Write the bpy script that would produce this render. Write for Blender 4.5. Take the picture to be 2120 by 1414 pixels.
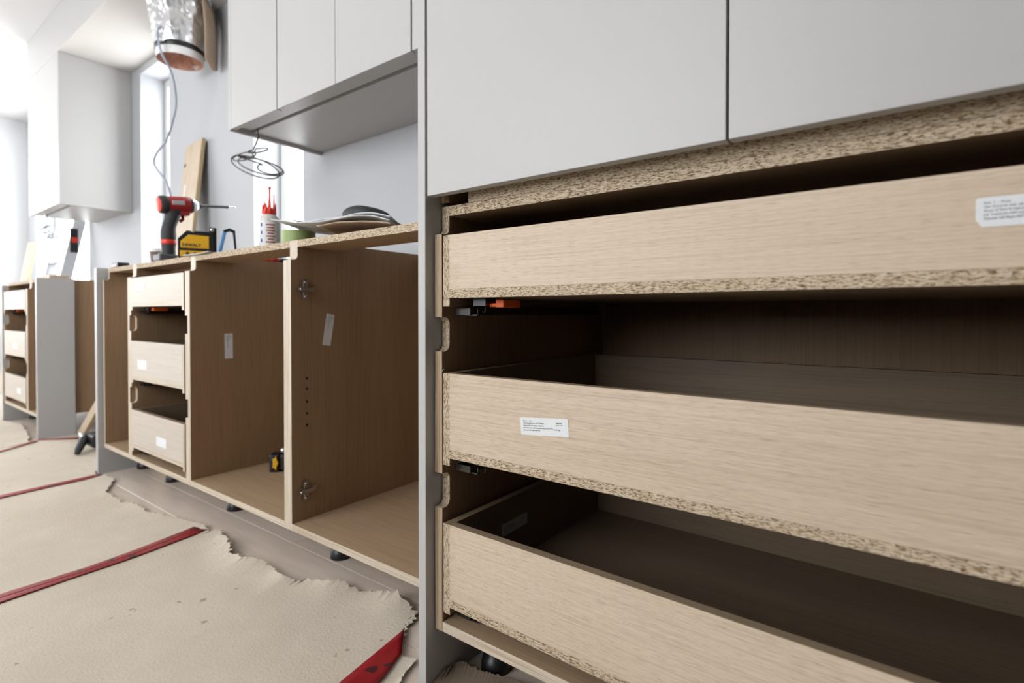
import bpy, bmesh, math, random
from mathutils import Vector, Matrix, noise
random.seed(7)
for o in list(bpy.data.objects): bpy.data.objects.remove(o)
S = bpy.context.scene
COL = S.collection

# ------------------------------------------------------------------ camera
F, PSI, TH, CY, H = 1088.26, math.radians(36.601), math.radians(.6579), 661.95, .69
fw = Vector((-math.sin(PSI)*math.cos(TH), math.cos(PSI)*math.cos(TH), -math.sin(TH)))
rt = Vector((math.cos(PSI), math.sin(PSI), 0)); upv = rt.cross(fw)
cam = bpy.data.cameras.new('camera'); camo = bpy.data.objects.new('camera', cam); COL.objects.link(camo)
camo.matrix_world = Matrix(((rt.x, upv.x, -fw.x, 0), (rt.y, upv.y, -fw.y, 0), (rt.z, upv.z, -fw.z, H), (0, 0, 0, 1)))
cam.sensor_width = 36; cam.lens = F/2120*36; cam.shift_y = -(707-CY)/2120
cam.clip_start = .02
cam.dof.use_dof = True; cam.dof.focus_distance = .95; cam.dof.aperture_fstop = 3.2
S.camera = camo
# ------------------------------------------------------------------ world, light, exposure
W = bpy.data.worlds.new('sky'); S.world = W; W.use_nodes = True
bg = W.node_tree.nodes['Background']; bg.inputs[0].default_value = (.94, .97, 1.0, 1); bg.inputs[1].default_value = 4.2
S.view_settings.view_transform = 'Standard'; S.view_settings.look = 'None'
S.view_settings.gamma = 1; S.view_settings.use_curve_mapping = False
S.view_settings.exposure = 1.14
S.cycles.use_denoising = True
S.cycles.max_bounces = 6; S.cycles.diffuse_bounces = 2; S.cycles.glossy_bounces = 2; S.cycles.use_adaptive_sampling = True; S.cycles.adaptive_threshold = .04; S.cycles.caustics_reflective = False; S.cycles.caustics_refractive = False
S.cycles.sample_clamp_indirect = 6
# room extents and daylight openings (x0,x1,z0,z1) in the rear wall, (y0,y1,z0,z1) in the end wall
XL, XR, YW, YR, ZC = -7.2, 1.9, 1.37, -2.1, 2.64
REAR = [(-6.95, -5.3, .8, 2.58), (-2.95, -.45, .8, 2.58)]
END = [(-1.7, .45, .5, 2.45)]
BACK = [(-6.85, -5.25, .92, 2.31), (-4.15, -3.68, .92, 2.31), (-2.655, -2.21, .92, 2.31)]
def portal(name, loc, size, rot):
    l = bpy.data.lights.new(name, 'AREA'); l.shape = 'RECTANGLE'; l.size, l.size_y = size
    l.cycles.is_portal = True
    o = bpy.data.objects.new(name, l); COL.objects.link(o); o.location = loc; o.rotation_euler = rot
for a, b, c, d in REAR: portal('daylight_opening', ((a+b)/2, YR-.1, (c+d)/2), (b-a, d-c), (math.pi/2, 0, 0))
for a, b, c, d in END: portal('daylight_opening', (XL-.1, (a+b)/2, (c+d)/2), (d-c, b-a), (0, -math.pi/2, 0))
for a, b, c, d in BACK: portal('daylight_opening', ((a+b)/2, YW+.21, (c+d)/2), (b-a, d-c), (-math.pi/2, 0, 0))

# ------------------------------------------------------------------ materials
def nodes(m): m.use_nodes = True; return m.node_tree.nodes, m.node_tree.links
def plain(name, col, rough=.5, metal=0, bump=0, bscale=300, coat=0, spec=.5):
    m = bpy.data.materials.new(name); N, L = nodes(m); p = N['Principled BSDF']
    p.inputs['Base Color'].default_value = (*col, 1); p.inputs['Roughness'].default_value = rough
    p.inputs['Metallic'].default_value = metal; p.inputs['Coat Weight'].default_value = coat
    p.inputs['Specular IOR Level'].default_value = spec
    tc = N.new('ShaderNodeTexCoord'); n = N.new('ShaderNodeTexNoise'); n.inputs['Scale'].default_value = bscale
    L.new(tc.outputs['Object'], n.inputs['Vector'])
    hs = N.new('ShaderNodeHueSaturation'); hs.inputs['Color'].default_value = (*col, 1)
    mr = N.new('ShaderNodeMapRange'); mr.inputs['To Min'].default_value = .95; mr.inputs['To Max'].default_value = 1.05
    L.new(n.outputs['Fac'], mr.inputs['Value']); L.new(mr.outputs[0], hs.inputs['Value']); L.new(hs.outputs[0], p.inputs['Base Color'])
    if bump:
        b = N.new('ShaderNodeBump'); b.inputs['Strength'].default_value = bump; b.inputs['Distance'].default_value = .001
        L.new(n.outputs['Fac'], b.inputs['Height']); L.new(b.outputs[0], p.inputs['Normal'])
    return m
def coords(N, L, scale):
    tc = N.new('ShaderNodeTexCoord'); oi = N.new('ShaderNodeObjectInfo')
    mu = N.new('ShaderNodeMath'); mu.operation = 'MULTIPLY'; mu.inputs[1].default_value = 37.0
    L.new(oi.outputs['Random'], mu.inputs[0])
    ad = N.new('ShaderNodeVectorMath'); ad.operation = 'ADD'
    L.new(tc.outputs['Object'], ad.inputs[0]); L.new(mu.outputs[0], ad.inputs[1])
    mp = N.new('ShaderNodeMapping'); mp.inputs['Scale'].default_value = scale
    L.new(ad.outputs[0], mp.inputs['Vector']); return mp.outputs[0], ad.outputs[0]
def ramp(N, L, src, stops):
    r = N.new('ShaderNodeValToRGB'); e = r.color_ramp.elements
    while len(e) < len(stops): e.new(.5)
    for q, (p, c) in zip(e, stops): q.position = p; q.color = (*c, 1)
    L.new(src, r.inputs[0]); return r.outputs[0]
def axscale(axis, along, across): return tuple(along if a == axis else across for a in 'xyz')
def wood(name, axis, light, dark, pore=.72, rough=.5, across=260):
    m = bpy.data.materials.new(name); N, L = nodes(m); p = N['Principled BSDF']
    v, raw = coords(N, L, axscale(axis, 5, across))
    n1 = N.new('ShaderNodeTexNoise'); n1.inputs['Scale'].default_value = 1; n1.inputs['Detail'].default_value = 5; L.new(v, n1.inputs['Vector'])
    c1 = ramp(N, L, n1.outputs['Fac'], [(.30, dark), (.52, light), (.75, tuple(min(1, x*1.06) for x in light))])
    v2 = N.new('ShaderNodeMapping'); v2.inputs['Scale'].default_value = axscale(axis, 48, 2200); L.new(raw, v2.inputs['Vector'])
    n2 = N.new('ShaderNodeTexNoise'); n2.inputs['Scale'].default_value = 1; n2.inputs['Detail'].default_value = 2; L.new(v2.outputs[0], n2.inputs['Vector'])
    c2 = ramp(N, L, n2.outputs['Fac'], [(.30, (pore,)*3), (.46, (1, 1, 1))])
    v3 = N.new('ShaderNodeMapping'); v3.inputs['Scale'].default_value = axscale(axis, 1.2, 9); L.new(raw, v3.inputs['Vector'])
    n3 = N.new('ShaderNodeTexNoise'); n3.inputs['Scale'].default_value = 1; L.new(v3.outputs[0], n3.inputs['Vector'])
    c3 = ramp(N, L, n3.outputs['Fac'], [(.3, (.92, .90, .88)), (.7, (1, 1, 1))])
    x1 = N.new('ShaderNodeMix'); x1.data_type = 'RGBA'; x1.blend_type = 'MULTIPLY'; x1.inputs[0].default_value = 1
    L.new(c1, x1.inputs[6]); L.new(c2, x1.inputs[7])
    x2 = N.new('ShaderNodeMix'); x2.data_type = 'RGBA'; x2.blend_type = 'MULTIPLY'; x2.inputs[0].default_value = 1
    L.new(x1.outputs[2], x2.inputs[6]); L.new(c3, x2.inputs[7]); L.new(x2.outputs[2], p.inputs['Base Color'])
    p.inputs['Roughness'].default_value = rough; p.inputs['Specular IOR Level'].default_value = .35
    b = N.new('ShaderNodeBump'); b.inputs['Strength'].default_value = .12; b.inputs['Distance'].default_value = .0006
    L.new(n2.outputs['Fac'], b.inputs['Height']); L.new(b.outputs[0], p.inputs['Normal'])
    return m
def chip(name, axis, along=170, across=950):
    m = bpy.data.materials.new(name); N, L = nodes(m); p = N['Principled BSDF']
    v, raw = coords(N, L, axscale(axis, along, across))
    nz = N.new('ShaderNodeTexNoise'); nz.inputs['Scale'].default_value = .55; nz.inputs['Detail'].default_value = 2; L.new(v, nz.inputs['Vector'])
    add = N.new('ShaderNodeVectorMath'); add.operation = 'MULTIPLY_ADD'; L.new(nz.outputs['Color'], add.inputs[0]); add.inputs[1].default_value = (1.6, 1.6, 1.6); L.new(v, add.inputs[2])
    vo = N.new('ShaderNodeTexVoronoi'); vo.inputs['Scale'].default_value = 1; L.new(add.outputs[0], vo.inputs['Vector'])
    sp = N.new('ShaderNodeSeparateColor'); L.new(vo.outputs['Color'], sp.inputs[0])
    c1 = ramp(N, L, sp.outputs[0], [(.0, (.30, .19, .10)), (.10, (.46, .34, .22)), (.45, (.59, .47, .325)), (.8, (.70, .59, .445)), (1, (.54, .40, .25))])
    vo2 = N.new('ShaderNodeTexVoronoi'); vo2.feature = 'DISTANCE_TO_EDGE'; L.new(add.outputs[0], vo2.inputs['Vector']); vo2.inputs['Scale'].default_value = 1
    n2 = N.new('ShaderNodeTexNoise'); n2.inputs['Scale'].default_value = .8; n2.inputs['Detail'].default_value = 3; L.new(v, n2.inputs['Vector'])
    th = N.new('ShaderNodeMapRange'); th.inputs['From Min'].default_value = .50; th.inputs['From Max'].default_value = .72; th.inputs['To Max'].default_value = .34
    L.new(n2.outputs['Fac'], th.inputs['Value'])
    su = N.new('ShaderNodeMath'); su.operation = 'LESS_THAN'; L.new(vo2.outputs['Distance'], su.inputs[0]); L.new(th.outputs[0], su.inputs[1])
    x = N.new('ShaderNodeMix'); x.data_type = 'RGBA'; L.new(su.outputs[0], x.inputs[0]); L.new(c1, x.inputs[6]); x.inputs[7].default_value = (.13, .075, .035, 1)
    L.new(x.outputs[2], p.inputs['Base Color']); p.inputs['Roughness'].default_value = .75
    b = N.new('ShaderNodeBump'); b.inputs['Strength'].default_value = .5; b.inputs['Distance'].default_value = .001
    L.new(vo2.outputs['Distance'], b.inputs['Height']); L.new(b.outputs[0], p.inputs['Normal'])
    return m
def mottled(name, c1, c2, scale, rough=.8, bump=.3, bscale=120, spots=None):
    m = bpy.data.materials.new(name); N, L = nodes(m); p = N['Principled BSDF']
    v, raw = coords(N, L, (1, 1, 1))
    n = N.new('ShaderNodeTexNoise'); n.inputs['Scale'].default_value = scale; n.inputs['Detail'].default_value = 6; n.inputs['Roughness'].default_value = .65; L.new(v, n.inputs['Vector'])
    c = ramp(N, L, n.outputs['Fac'], [(.3, c1), (.7, c2)])
    if spots:
        n4 = N.new('ShaderNodeTexNoise'); n4.inputs['Scale'].default_value = spots[0]; n4.inputs['Detail'].default_value = spots[3] if len(spots) > 3 else 2; L.new(v, n4.inputs['Vector'])
        f = N.new('ShaderNodeMapRange'); f.inputs['From Min'].default_value = spots[1]; f.inputs['From Max'].default_value = spots[1]+.03; L.new(n4.outputs['Fac'], f.inputs['Value'])
        x = N.new('ShaderNodeMix'); x.data_type = 'RGBA'; L.new(f.outputs[0], x.inputs[0]); L.new(c, x.inputs[6]); x.inputs[7].default_value = (*spots[2], 1); c = x.outputs[2]
    L.new(c, p.inputs['Base Color']); p.inputs['Roughness'].default_value = rough
    n2 = N.new('ShaderNodeTexNoise'); n2.inputs['Scale'].default_value = bscale; n2.inputs['Detail'].default_value = 4; L.new(v, n2.inputs['Vector'])
    b = N.new('ShaderNodeBump'); b.inputs['Strength'].default_value = bump; b.inputs['Distance'].default_value = .002
    L.new(n2.outputs['Fac'], b.inputs['Height']); L.new(b.outputs[0], p.inputs['Normal'])
    return m
M = {}
M['lacquer'] = plain('grey_lacquer', (.50, .49, .48), .42, bump=.05, bscale=900)
M['lacq_edge'] = plain('lacquer_raw_edge', (.30, .26, .23), .6)
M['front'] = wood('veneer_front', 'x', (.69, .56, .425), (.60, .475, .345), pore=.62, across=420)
M['venx'] = wood('lit_veneer_x', 'x', (.45, .315, .195), (.39, .265, .16), pore=.85)  # lighter than the gables' same veneer: top light put into the colour
M['box'] = wood('shaded_box_veneer', 'x', (.27, .195, .13), (.225, .16, .105), pore=.85)  # darker veneer, shade inside the drawers put into its colour
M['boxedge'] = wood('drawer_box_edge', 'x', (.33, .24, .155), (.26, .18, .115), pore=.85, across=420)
M['bandtall'] = wood('shaded_streaky_band', 'z', (.50, .38, .26), (.24, .16, .10), pore=.85, across=420)  # brown streaks, with the tall panel's shade put into the band colour
M['litfront'] = wood('lit_veneer_front', 'x', (.62, .56, .485), (.57, .505, .43), pore=.85)  # front veneer lightened: stronger daylight at the left put into the colour
M['venz'] = wood('shaded_veneer_z', 'z', (.35, .225, .13), (.295, .185, .10), pore=.85)  # same veneer as the decks, gable shade put into the colour
for a in 'xz': M['band'+a] = wood('edge_band_'+a, a, (.66, .57, .46), (.44, .33, .22), pore=.85, across=420)
for a in 'xz': M['chip'+a] = chip('chipboard_'+a, a)
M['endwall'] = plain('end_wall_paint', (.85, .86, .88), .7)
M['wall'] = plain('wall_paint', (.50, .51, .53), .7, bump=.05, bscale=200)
M['dim'] = plain('bounce_cut_paint', (.13, .125, .12), .8)  # unseen right wall, made dark to cut bounce light
M['dim2'] = plain('rear_bounce_cut_paint', (.22, .215, .21), .8)  # unseen rear wall, also darkened against bounce light
M['ceil'] = plain('ceiling_paint', (.74, .74, .74), .8)
M['soffit'] = plain('soffit_board', (.66, .63, .60), .6)
M['paper'] = mottled('floor_paper', (.62, .53, .42), (.70, .61, .495), 5, .9, .45, 160, spots=(26, .70, (.42, .34, .24), 8))
M['brownpaper'] = mottled('shaded_brown_paper', (.20, .145, .10), (.28, .21, .15), 9, .85, .6, 30)  # brown scrap paper, shadow at the panel's foot put into the colour
M['plank'] = wood('floor_plank', 'x', (.80, .69, .585), (.75, .64, .535), pore=.97, rough=.24, across=40)
M['slab'] = plain('floor_base', (.10, .09, .08), .8)
M['tape'] = mottled('red_tape', (.33, .010, .016), (.26, .008, .012), 14, .35, .15, 60, spots=(17, .635, (.055, .012, .018)))
M['tapepale'] = mottled('worn_red_tape', (.27, .025, .025), (.36, .06, .05), 10, .45, .15, 60, spots=(15, .62, (.10, .05, .06)))
M['black'] = plain('black_plastic', (.012, .012, .013), .4)
M['rubber'] = plain('dark_rubber', (.035, .035, .037), .65)
M['steel'] = plain('zinc_steel', (.62, .63, .65), .3, 1)
M['darksteel'] = plain('dark_steel', (.10, .095, .09), .35, 1)
M['hinge'] = plain('nickel_hinge', (.36, .33, .30), .32, 1)
M['clip'] = plain('shaded_clip_steel', (.10, .10, .105), .35, 1)  # steel darkened: shadow under the drawers put into the colour
M['alu'] = plain('brushed_aluminium', (.70, .71, .73), .38, 1)
M['orange'] = plain('orange_plastic', (.90, .14, .015), .4)
M['red'] = plain('red_plastic', (.42, .02, .022), .35)
M['redcap'] = plain('red_cap', (.80, .045, .02), .4)
M['yellow'] = plain('yellow_plastic', (.78, .43, .02), .4)
M['white'] = plain('white_plastic', (.80, .80, .79), .4)
M['sticker'] = plain('sticker_paper', (.78, .79, .80), .6)
M['ink'] = plain('black_ink', (.02, .02, .025), .7)
M['redink'] = plain('red_ink', (.45, .12, .09), .7)
M['blueink'] = plain('blue_ink', (.08, .10, .35), .7)
M['cream'] = plain('bottle_plastic', (.70, .66, .61), .35)
M['green'] = plain('green_tape', (.33, .42, .16), .55)
M['cardboard'] = plain('cardboard', (.45, .33, .23), .8)
M['sheetpaper'] = plain('white_paper', (.78, .78, .80), .7)
M['foil'] = mottled('silver_foil', (.62, .62, .63), (.74, .74, .75), 20, .28, 1.0, 24)
M['foil'].node_tree.nodes['Principled BSDF'].inputs['Metallic'].default_value = .85
M['copper'] = mottled('pink_insulation', (.50, .20, .12), (.75, .45, .34), 25, .7, .8, 40)
M['greydark'] = plain('dark_grey_plastic', (.12, .12, .125), .5)
M['grey'] = plain('grey_plastic', (.55, .55, .56), .5)
M['cablewhite'] = plain('pale_cable', (.34, .39, .47), .45)
M['blue'] = plain('blue_plastic', (.10, .30, .62), .4)
M['cablebrown'] = plain('dark_cable', (.035, .026, .018), .6)
M['cup'] = plain('brown_cup', (.19, .12, .10), .6)
M['pine'] = wood('pine_board', 'z', (.62, .50, .37), (.55, .42, .29), pore=.9, across=60)
M['pineedge'] = plain('pine_edge', (.50, .37, .20), .7)
g = bpy.data.materials.new('window_glass'); N, L = nodes(g); N.remove(N['Principled BSDF'])
tr = N.new('ShaderNodeBsdfTransparent'); gl = N.new('ShaderNodeBsdfGlossy'); gl.inputs['Roughness'].default_value = .02; mx = N.new('ShaderNodeMixShader'); mx.inputs[0].default_value = .06
L.new(tr.outputs[0], mx.inputs[1]); L.new(gl.outputs[0], mx.inputs[2]); L.new(mx.outputs[0], N['Material Output'].inputs[0]); M['glass'] = g

# ------------------------------------------------------------------ mesh helpers
ORG = {}
class MB:
    def __init__(s, xf=None): s.v = []; s.f = []; s.m = []; s.s = []; s.xf = xf
    def add(s, vs, fs, m=0, smooth=False):
        b = len(s.v); s.v += [tuple(v) for v in vs]
        for i, q in enumerate(fs):
            s.f.append([b+k for k in q]); s.m.append(m[i] if isinstance(m, (list, tuple)) else m); s.s.append(smooth)
        return s
    def box(s, x0, x1, y0, y1, z0, z1, m=0, **k):     # k: nx, px, ny, py, nz, pz material index
        vs = [(x, y, z) for z in (z0, z1) for y in (y0, y1) for x in (x0, x1)]
        fs = [(0, 2, 3, 1), (4, 5, 7, 6), (0, 1, 5, 4), (2, 6, 7, 3), (0, 4, 6, 2), (1, 3, 7, 5)]
        return s.add(vs, fs, [k.get(n, m) for n in ('nz', 'pz', 'ny', 'py', 'nx', 'px')])
    def obox(s, c, ax, half, m=0):
        c = Vector(c); ax = [Vector(a).normalized() for a in ax]
        vs = [c+ax[0]*half[0]*i+ax[1]*half[1]*j+ax[2]*half[2]*k for k in (-1, 1) for j in (-1, 1) for i in (-1, 1)]
        return s.add(vs, [(0, 2, 3, 1), (4, 5, 7, 6), (0, 1, 5, 4), (2, 6, 7, 3), (0, 4, 6, 2), (1, 3, 7, 5)], m)
    def prism(s, poly, axis, a, b, m=0, em=None, smooth=False):
        n = len(poly)
        def pt(p, w): return {'x': (w, p[0], p[1]), 'y': (p[0], w, p[1]), 'z': (p[0], p[1], w)}[axis]
        vs = [pt(p, a) for p in poly]+[pt(p, b) for p in poly]
        fs = [tuple(range(n))[::-1], tuple(range(n, 2*n))]+[(i, (i+1) % n, n+(i+1) % n, n+i) for i in range(n)]
        return s.add(vs, fs, [m, m]+[(em[i] if em else m) for i in range(n)], smooth)
    def lathe(s, prof, seg=24, m=0, base=(0, 0, 0), ax=None, smooth=True, a0=0, a1=2*math.pi, ms=None):
        X, Y, Z = [Vector(q) for q in (ax or ((1, 0, 0), (0, 1, 0), (0, 0, 1)))]; b = Vector(base); full = abs(a1-a0-2*math.pi) < 1e-6
        k = seg if full else seg+1
        vs = [b+X*(r*math.cos(a0+(a1-a0)*i/seg))+Y*(r*math.sin(a0+(a1-a0)*i/seg))+Z*z for r, z in prof for i in range(k)]
        fs = []; mm = []
        for j in range(len(prof)-1):
            for i in range(seg):
                q = (i+1) % k; fs.append((j*k+i, j*k+q, (j+1)*k+q, (j+1)*k+i)); mm.append(ms[j] if ms else m)
        return s.add(vs, fs, mm, smooth)
    def tube(s, path, r, seg=8, m=0, caps=True):
        P = [Vector(p) for p in path]; n = len(P); vs = []; u = None
        for i in range(n):
            t = (P[min(i+1, n-1)]-P[max(i-1, 0)]).normalized()
            if u is None: u = t.orthogonal().normalized()
            u = (u-t*u.dot(t)).normalized(); w = t.cross(u); rr = r[i] if isinstance(r, (list, tuple)) else r
            vs += [P[i]+(u*math.cos(2*math.pi*k/seg)+w*math.sin(2*math.pi*k/seg))*rr for k in range(seg)]
        fs = [(i*seg+k, i*seg+(k+1) % seg, (i+1)*seg+(k+1) % seg, (i+1)*seg+k) for i in range(n-1) for k in range(seg)]
        if caps: fs += [tuple(range(seg))[::-1], tuple(range((n-1)*seg, n*seg))]
        return s.add(vs, fs, m, True)
    def grid(s, pts, m=0, smooth=True):               # pts[row][col]
        r, c = len(pts), len(pts[0])
        return s.add([p for row in pts for p in row], [(i*c+j, i*c+j+1, (i+1)*c+j+1, (i+1)*c+j) for i in range(r-1) for j in range(c-1)], m, smooth)
    def build(s, name, mats, parent=None, bevel=0, solid=0, loc=None, seg=1):
        me = bpy.data.meshes.new(name); o = bpy.data.objects.new(name, me); COL.objects.link(o)
        org = ORG[parent.name] if parent else Vector(loc or (0, 0, 0))
        if s.xf: vs = [s.xf @ Vector(v)-org for v in s.v]
        else: vs = [Vector(v)-org for v in s.v]
        me.from_pydata(vs, [], s.f)
        for k in (mats if isinstance(mats, (list, tuple)) else [mats]): me.materials.append(M[k] if isinstance(k, str) else k)
        me.polygons.foreach_set('material_index', s.m); me.polygons.foreach_set('use_smooth', s.s)
        b = bmesh.new(); b.from_mesh(me); bmesh.ops.recalc_face_normals(b, faces=b.faces) if not solid else None; b.to_mesh(me); b.free()
        if parent: o.parent = parent
        else: o.location = org
        ORG[o.name] = org
        if bevel:
            q = o.modifiers.new('bevel', 'BEVEL'); q.width = bevel; q.segments = seg; q.limit_method = 'ANGLE'; q.angle_limit = math.radians(50)
        if solid:
            q = o.modifiers.new('solid', 'SOLIDIFY'); q.thickness = solid; q.offset = -1
        return o
def tag(o, label, cat, group=None, kind=None):
    o['label'] = label; o['category'] = cat
    if group: o['group'] = group
    if kind: o['kind'] = kind
    return o
def thing(name, label, cat, loc=(0, 0, 0), group=None, local=False, rz=0):
    o = bpy.data.objects.new(name, None); COL.objects.link(o); o.location = loc; o.rotation_euler = (0, 0, rz); o.empty_display_size = .05
    ORG[o.name] = Vector((0, 0, 0)) if local else Vector(loc)
    return tag(o, label, cat, group)
def struct(o, label, cat='wall'):
    o['kind'] = 'structure'; o['label'] = label; o['category'] = cat; return o
_tc = {}
def text_geo(txt, size, bold=0):
    key = (txt, size)
    if key not in _tc:
        c = bpy.data.curves.new('t', 'FONT'); c.body = txt; c.size = size; c.resolution_u = 1; c.offset = .03*size if txt.isupper() and ' ' not in txt else .012*size
        o = bpy.data.objects.new('t', c); COL.objects.link(o); bpy.context.view_layer.update()
        me = bpy.data.meshes.new_from_object(o.evaluated_get(bpy.context.evaluated_depsgraph_get()))
        _tc[key] = ([tuple(v.co) for v in me.vertices], [tuple(p.vertices) for p in me.polygons])
        bpy.data.objects.remove(o); bpy.data.meshes.remove(me); bpy.data.curves.remove(c)
    return _tc[key]
def put_text(mb, txt, size, org, ux, uy, m=0):
    v, f = text_geo(txt, size); org, ux, uy = Vector(org), Vector(ux), Vector(uy)
    mb.add([org+ux*p[0]+uy*p[1] for p in v], f, m)
def sticker(parent, org, ux, uy, w, h, lines, xf=None, clip=0):
    """a printed label: org = lower left corner, ux/uy = unit axes of its plane, the normal ux x uy looks out"""
    org, ux, uy = Vector(org), Vector(ux).normalized(), Vector(uy).normalized(); n = ux.cross(uy)
    r = min(w, h)*.08; pts = []
    for cx, cy, a in ((w-r, r, -90), (w-r, h-r, 0), (r, h-r, 90), (r, r, 180)):
        if clip and a == 180: pts += [org+uy*clip*1.6, org+ux*clip]; continue
        for k in range(4):
            t = math.radians(a+30*k); pts.append(org+ux*(cx+r*math.cos(t))+uy*(cy+r*math.sin(t)))
    mb = MB(xf); k = len(pts); mb.add([p+n*.0002 for p in pts]+[p+n*.0006 for p in pts], [tuple(range(k))[::-1], tuple(range(k, 2*k))]+[(i, (i+1) % k, k+(i+1) % k, k+i) for i in range(k)])
    mb.build('sticker', 'sticker', parent)
    if lines:
        mb = MB(xf); s = h*.118
        for i, t in enumerate(lines[:5]):
            tw = max(p[0] for p in text_geo(t, s*.86)[0])
            put_text(mb, t, s*.86, org+ux*w*.065+uy*(h*.78-i*s*1.13)+n*.0008, ux*min(1, .62*w/tw), uy)
        if len(lines) > 5: put_text(mb, lines[5], s*.86, org+ux*w*.70+uy*(h*.33)+n*.0008, ux*.8, uy)
        if len(lines) > 6:
            mb.build('sticker_print', 'ink', parent); mb = MB(xf)
            a = org+ux*w*.76+uy*h*.62+n*.0008
            for q0, q1, w0, w1 in ((0, w*.12, 0, .0004), (0, w*.12, h*.10, h*.10+.0008), (0, .0004, 0, h*.10), (w*.12-.0004, w*.12, 0, h*.10)):
                mb.add([a+ux*q0+uy*w0, a+ux*q1+uy*w0, a+ux*q1+uy*w1, a+ux*q0+uy*w1], [(0, 1, 2, 3)])
        mb.build('sticker_print' if len(lines) < 7 else 'stamp_box', 'ink', parent)

# ------------------------------------------------------------------ the room
def wall_boxes(mb, axis, p0, p1, a0, a1, z1, openings):
    xs = sorted({a0, a1, *[o[0] for o in openings], *[o[1] for o in openings]})
    for u, v in zip(xs, xs[1:]):
        op = [o for o in openings if o[0] <= u+1e-6 and o[1] >= v-1e-6]
        spans = [(0, op[0][2]), (op[0][3], z1)] if op else [(0, z1)]
        for c, d in spans:
            if axis == 'y': mb.box(u, v, p0, p1, c, d)
            else: mb.box(p0, p1, u, v, c, d)
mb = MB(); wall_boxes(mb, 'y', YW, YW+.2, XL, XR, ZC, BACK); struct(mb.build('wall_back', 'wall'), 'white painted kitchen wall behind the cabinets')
mb = MB(); wall_boxes(mb, 'y', YR-.2, YR, XL-.2, XR, ZC, REAR); struct(mb.build('wall_rear', 'dim2'), 'unseen rear wall with wide glazing, darkened to cut bounce light')
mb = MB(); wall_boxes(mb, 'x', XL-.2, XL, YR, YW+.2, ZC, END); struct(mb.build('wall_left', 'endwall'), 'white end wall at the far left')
mb = MB(); mb.box(XR, XR+.2, YR-.2, YW+.2, 0, ZC); struct(mb.build('wall_right', 'dim'), 'unseen right wall, made dark to cut bounce light')
mb = MB(); mb.box(XL-.2, XR+.2, YR-.2, YW+.2, ZC, ZC+.15); struct(mb.build('ceiling', 'ceil'), 'white ceiling', 'ceiling')
mb = MB(); mb.box(XL-.2, XR+.2, YR-.2, .37, -.1, -.001, m=1); mb.box(XL-.2, XR+.2, .37, YW+.2, -.1, -.012)
floor = struct(mb.build('floor', ['slab', 'plank']), 'pale grey-beige plank floor', 'floor')
rows = [.37, .495, .62, .745, .870, .995, 1.12, 1.245, 1.37]
for r, (a, b) in enumerate(zip(rows, rows[1:])):
    x = -6.9+(r*.61) % 1.5-1.5
    cuts = [x]
    while x < .9: x += 1.5; cuts.append(x)
    if r == 3: cuts = [-8.26, -6.76, -5.26, -3.76, -2.263, -.76, .74]
    cuts = [max(XL, c) for c in cuts if c > XL-1.4]
    for u, v in zip(cuts, cuts[1:]):
        MB().box(u+.0006, v-.0006, a+.0006, b-.0006, -.012, 0).build('plank', 'plank', floor, bevel=.0006)
# windows in the back wall: frame and pane set deep in the reveal
def window(name, axis, p, op, mull, label):
    a, b, c, d = op; t = .055; mb = MB()
    def bx(u0, u1, z0, z1, q0=0, q1=.05):
        if axis == 'y': mb.box(u0, u1, p+q0, p+q1, z0, z1)
        else: mb.box(p+q0, p+q1, u0, u1, z0, z1)
    bx(a, a+t, c, d); bx(b-t, b, c, d); bx(a+t, b-t, c, c+t); bx(a+t, b-t, d-t, d)
    for k in range(mull): m = a+(b-a)*(k+1)/(mull+1); bx(m-t/2, m+t/2, c+t, d-t)
    o = struct(mb.build(name, 'white', bevel=.003), label, 'window')
    mb = MB(); bx(a+t, b-t, c+t, d-t, .02, .026); mb.build('pane', 'glass', o)
window('window_1', 'y', YW+.145, BACK[0], 0, 'wide white framed window behind the ladder')
window('window_2', 'y', YW+.145, BACK[1], 0, 'narrow white window beside the hanging duct')
window('window_3', 'y', YW+.145, BACK[2], 0, 'narrow white window behind the glue bottle')
window('window_4', 'y', YR-.15, REAR[0], 2, 'wide glazing behind the viewer on the left')
window('window_5', 'y', YR-.15, REAR[1], 2, 'wide glazing behind the viewer on the right')
window('window_6', 'x', XL-.15, END[0], 1, 'glazed opening in the far end wall')
# soffit that bridges the wall cabinets over the range gap
YU, ZU = .975, 1.393          # front face and underside of the wall cabinets
mb = MB(); mb.box(-5.09, -2.076, YU, YW, 2.36, ZC-.002, m=1, nz=0); struct(mb.build('trim_1', ['soffit', 'lacquer'], bevel=.001), 'boxed soffit bridging the wall cabinets over the range gap', 'soffit')

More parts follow.
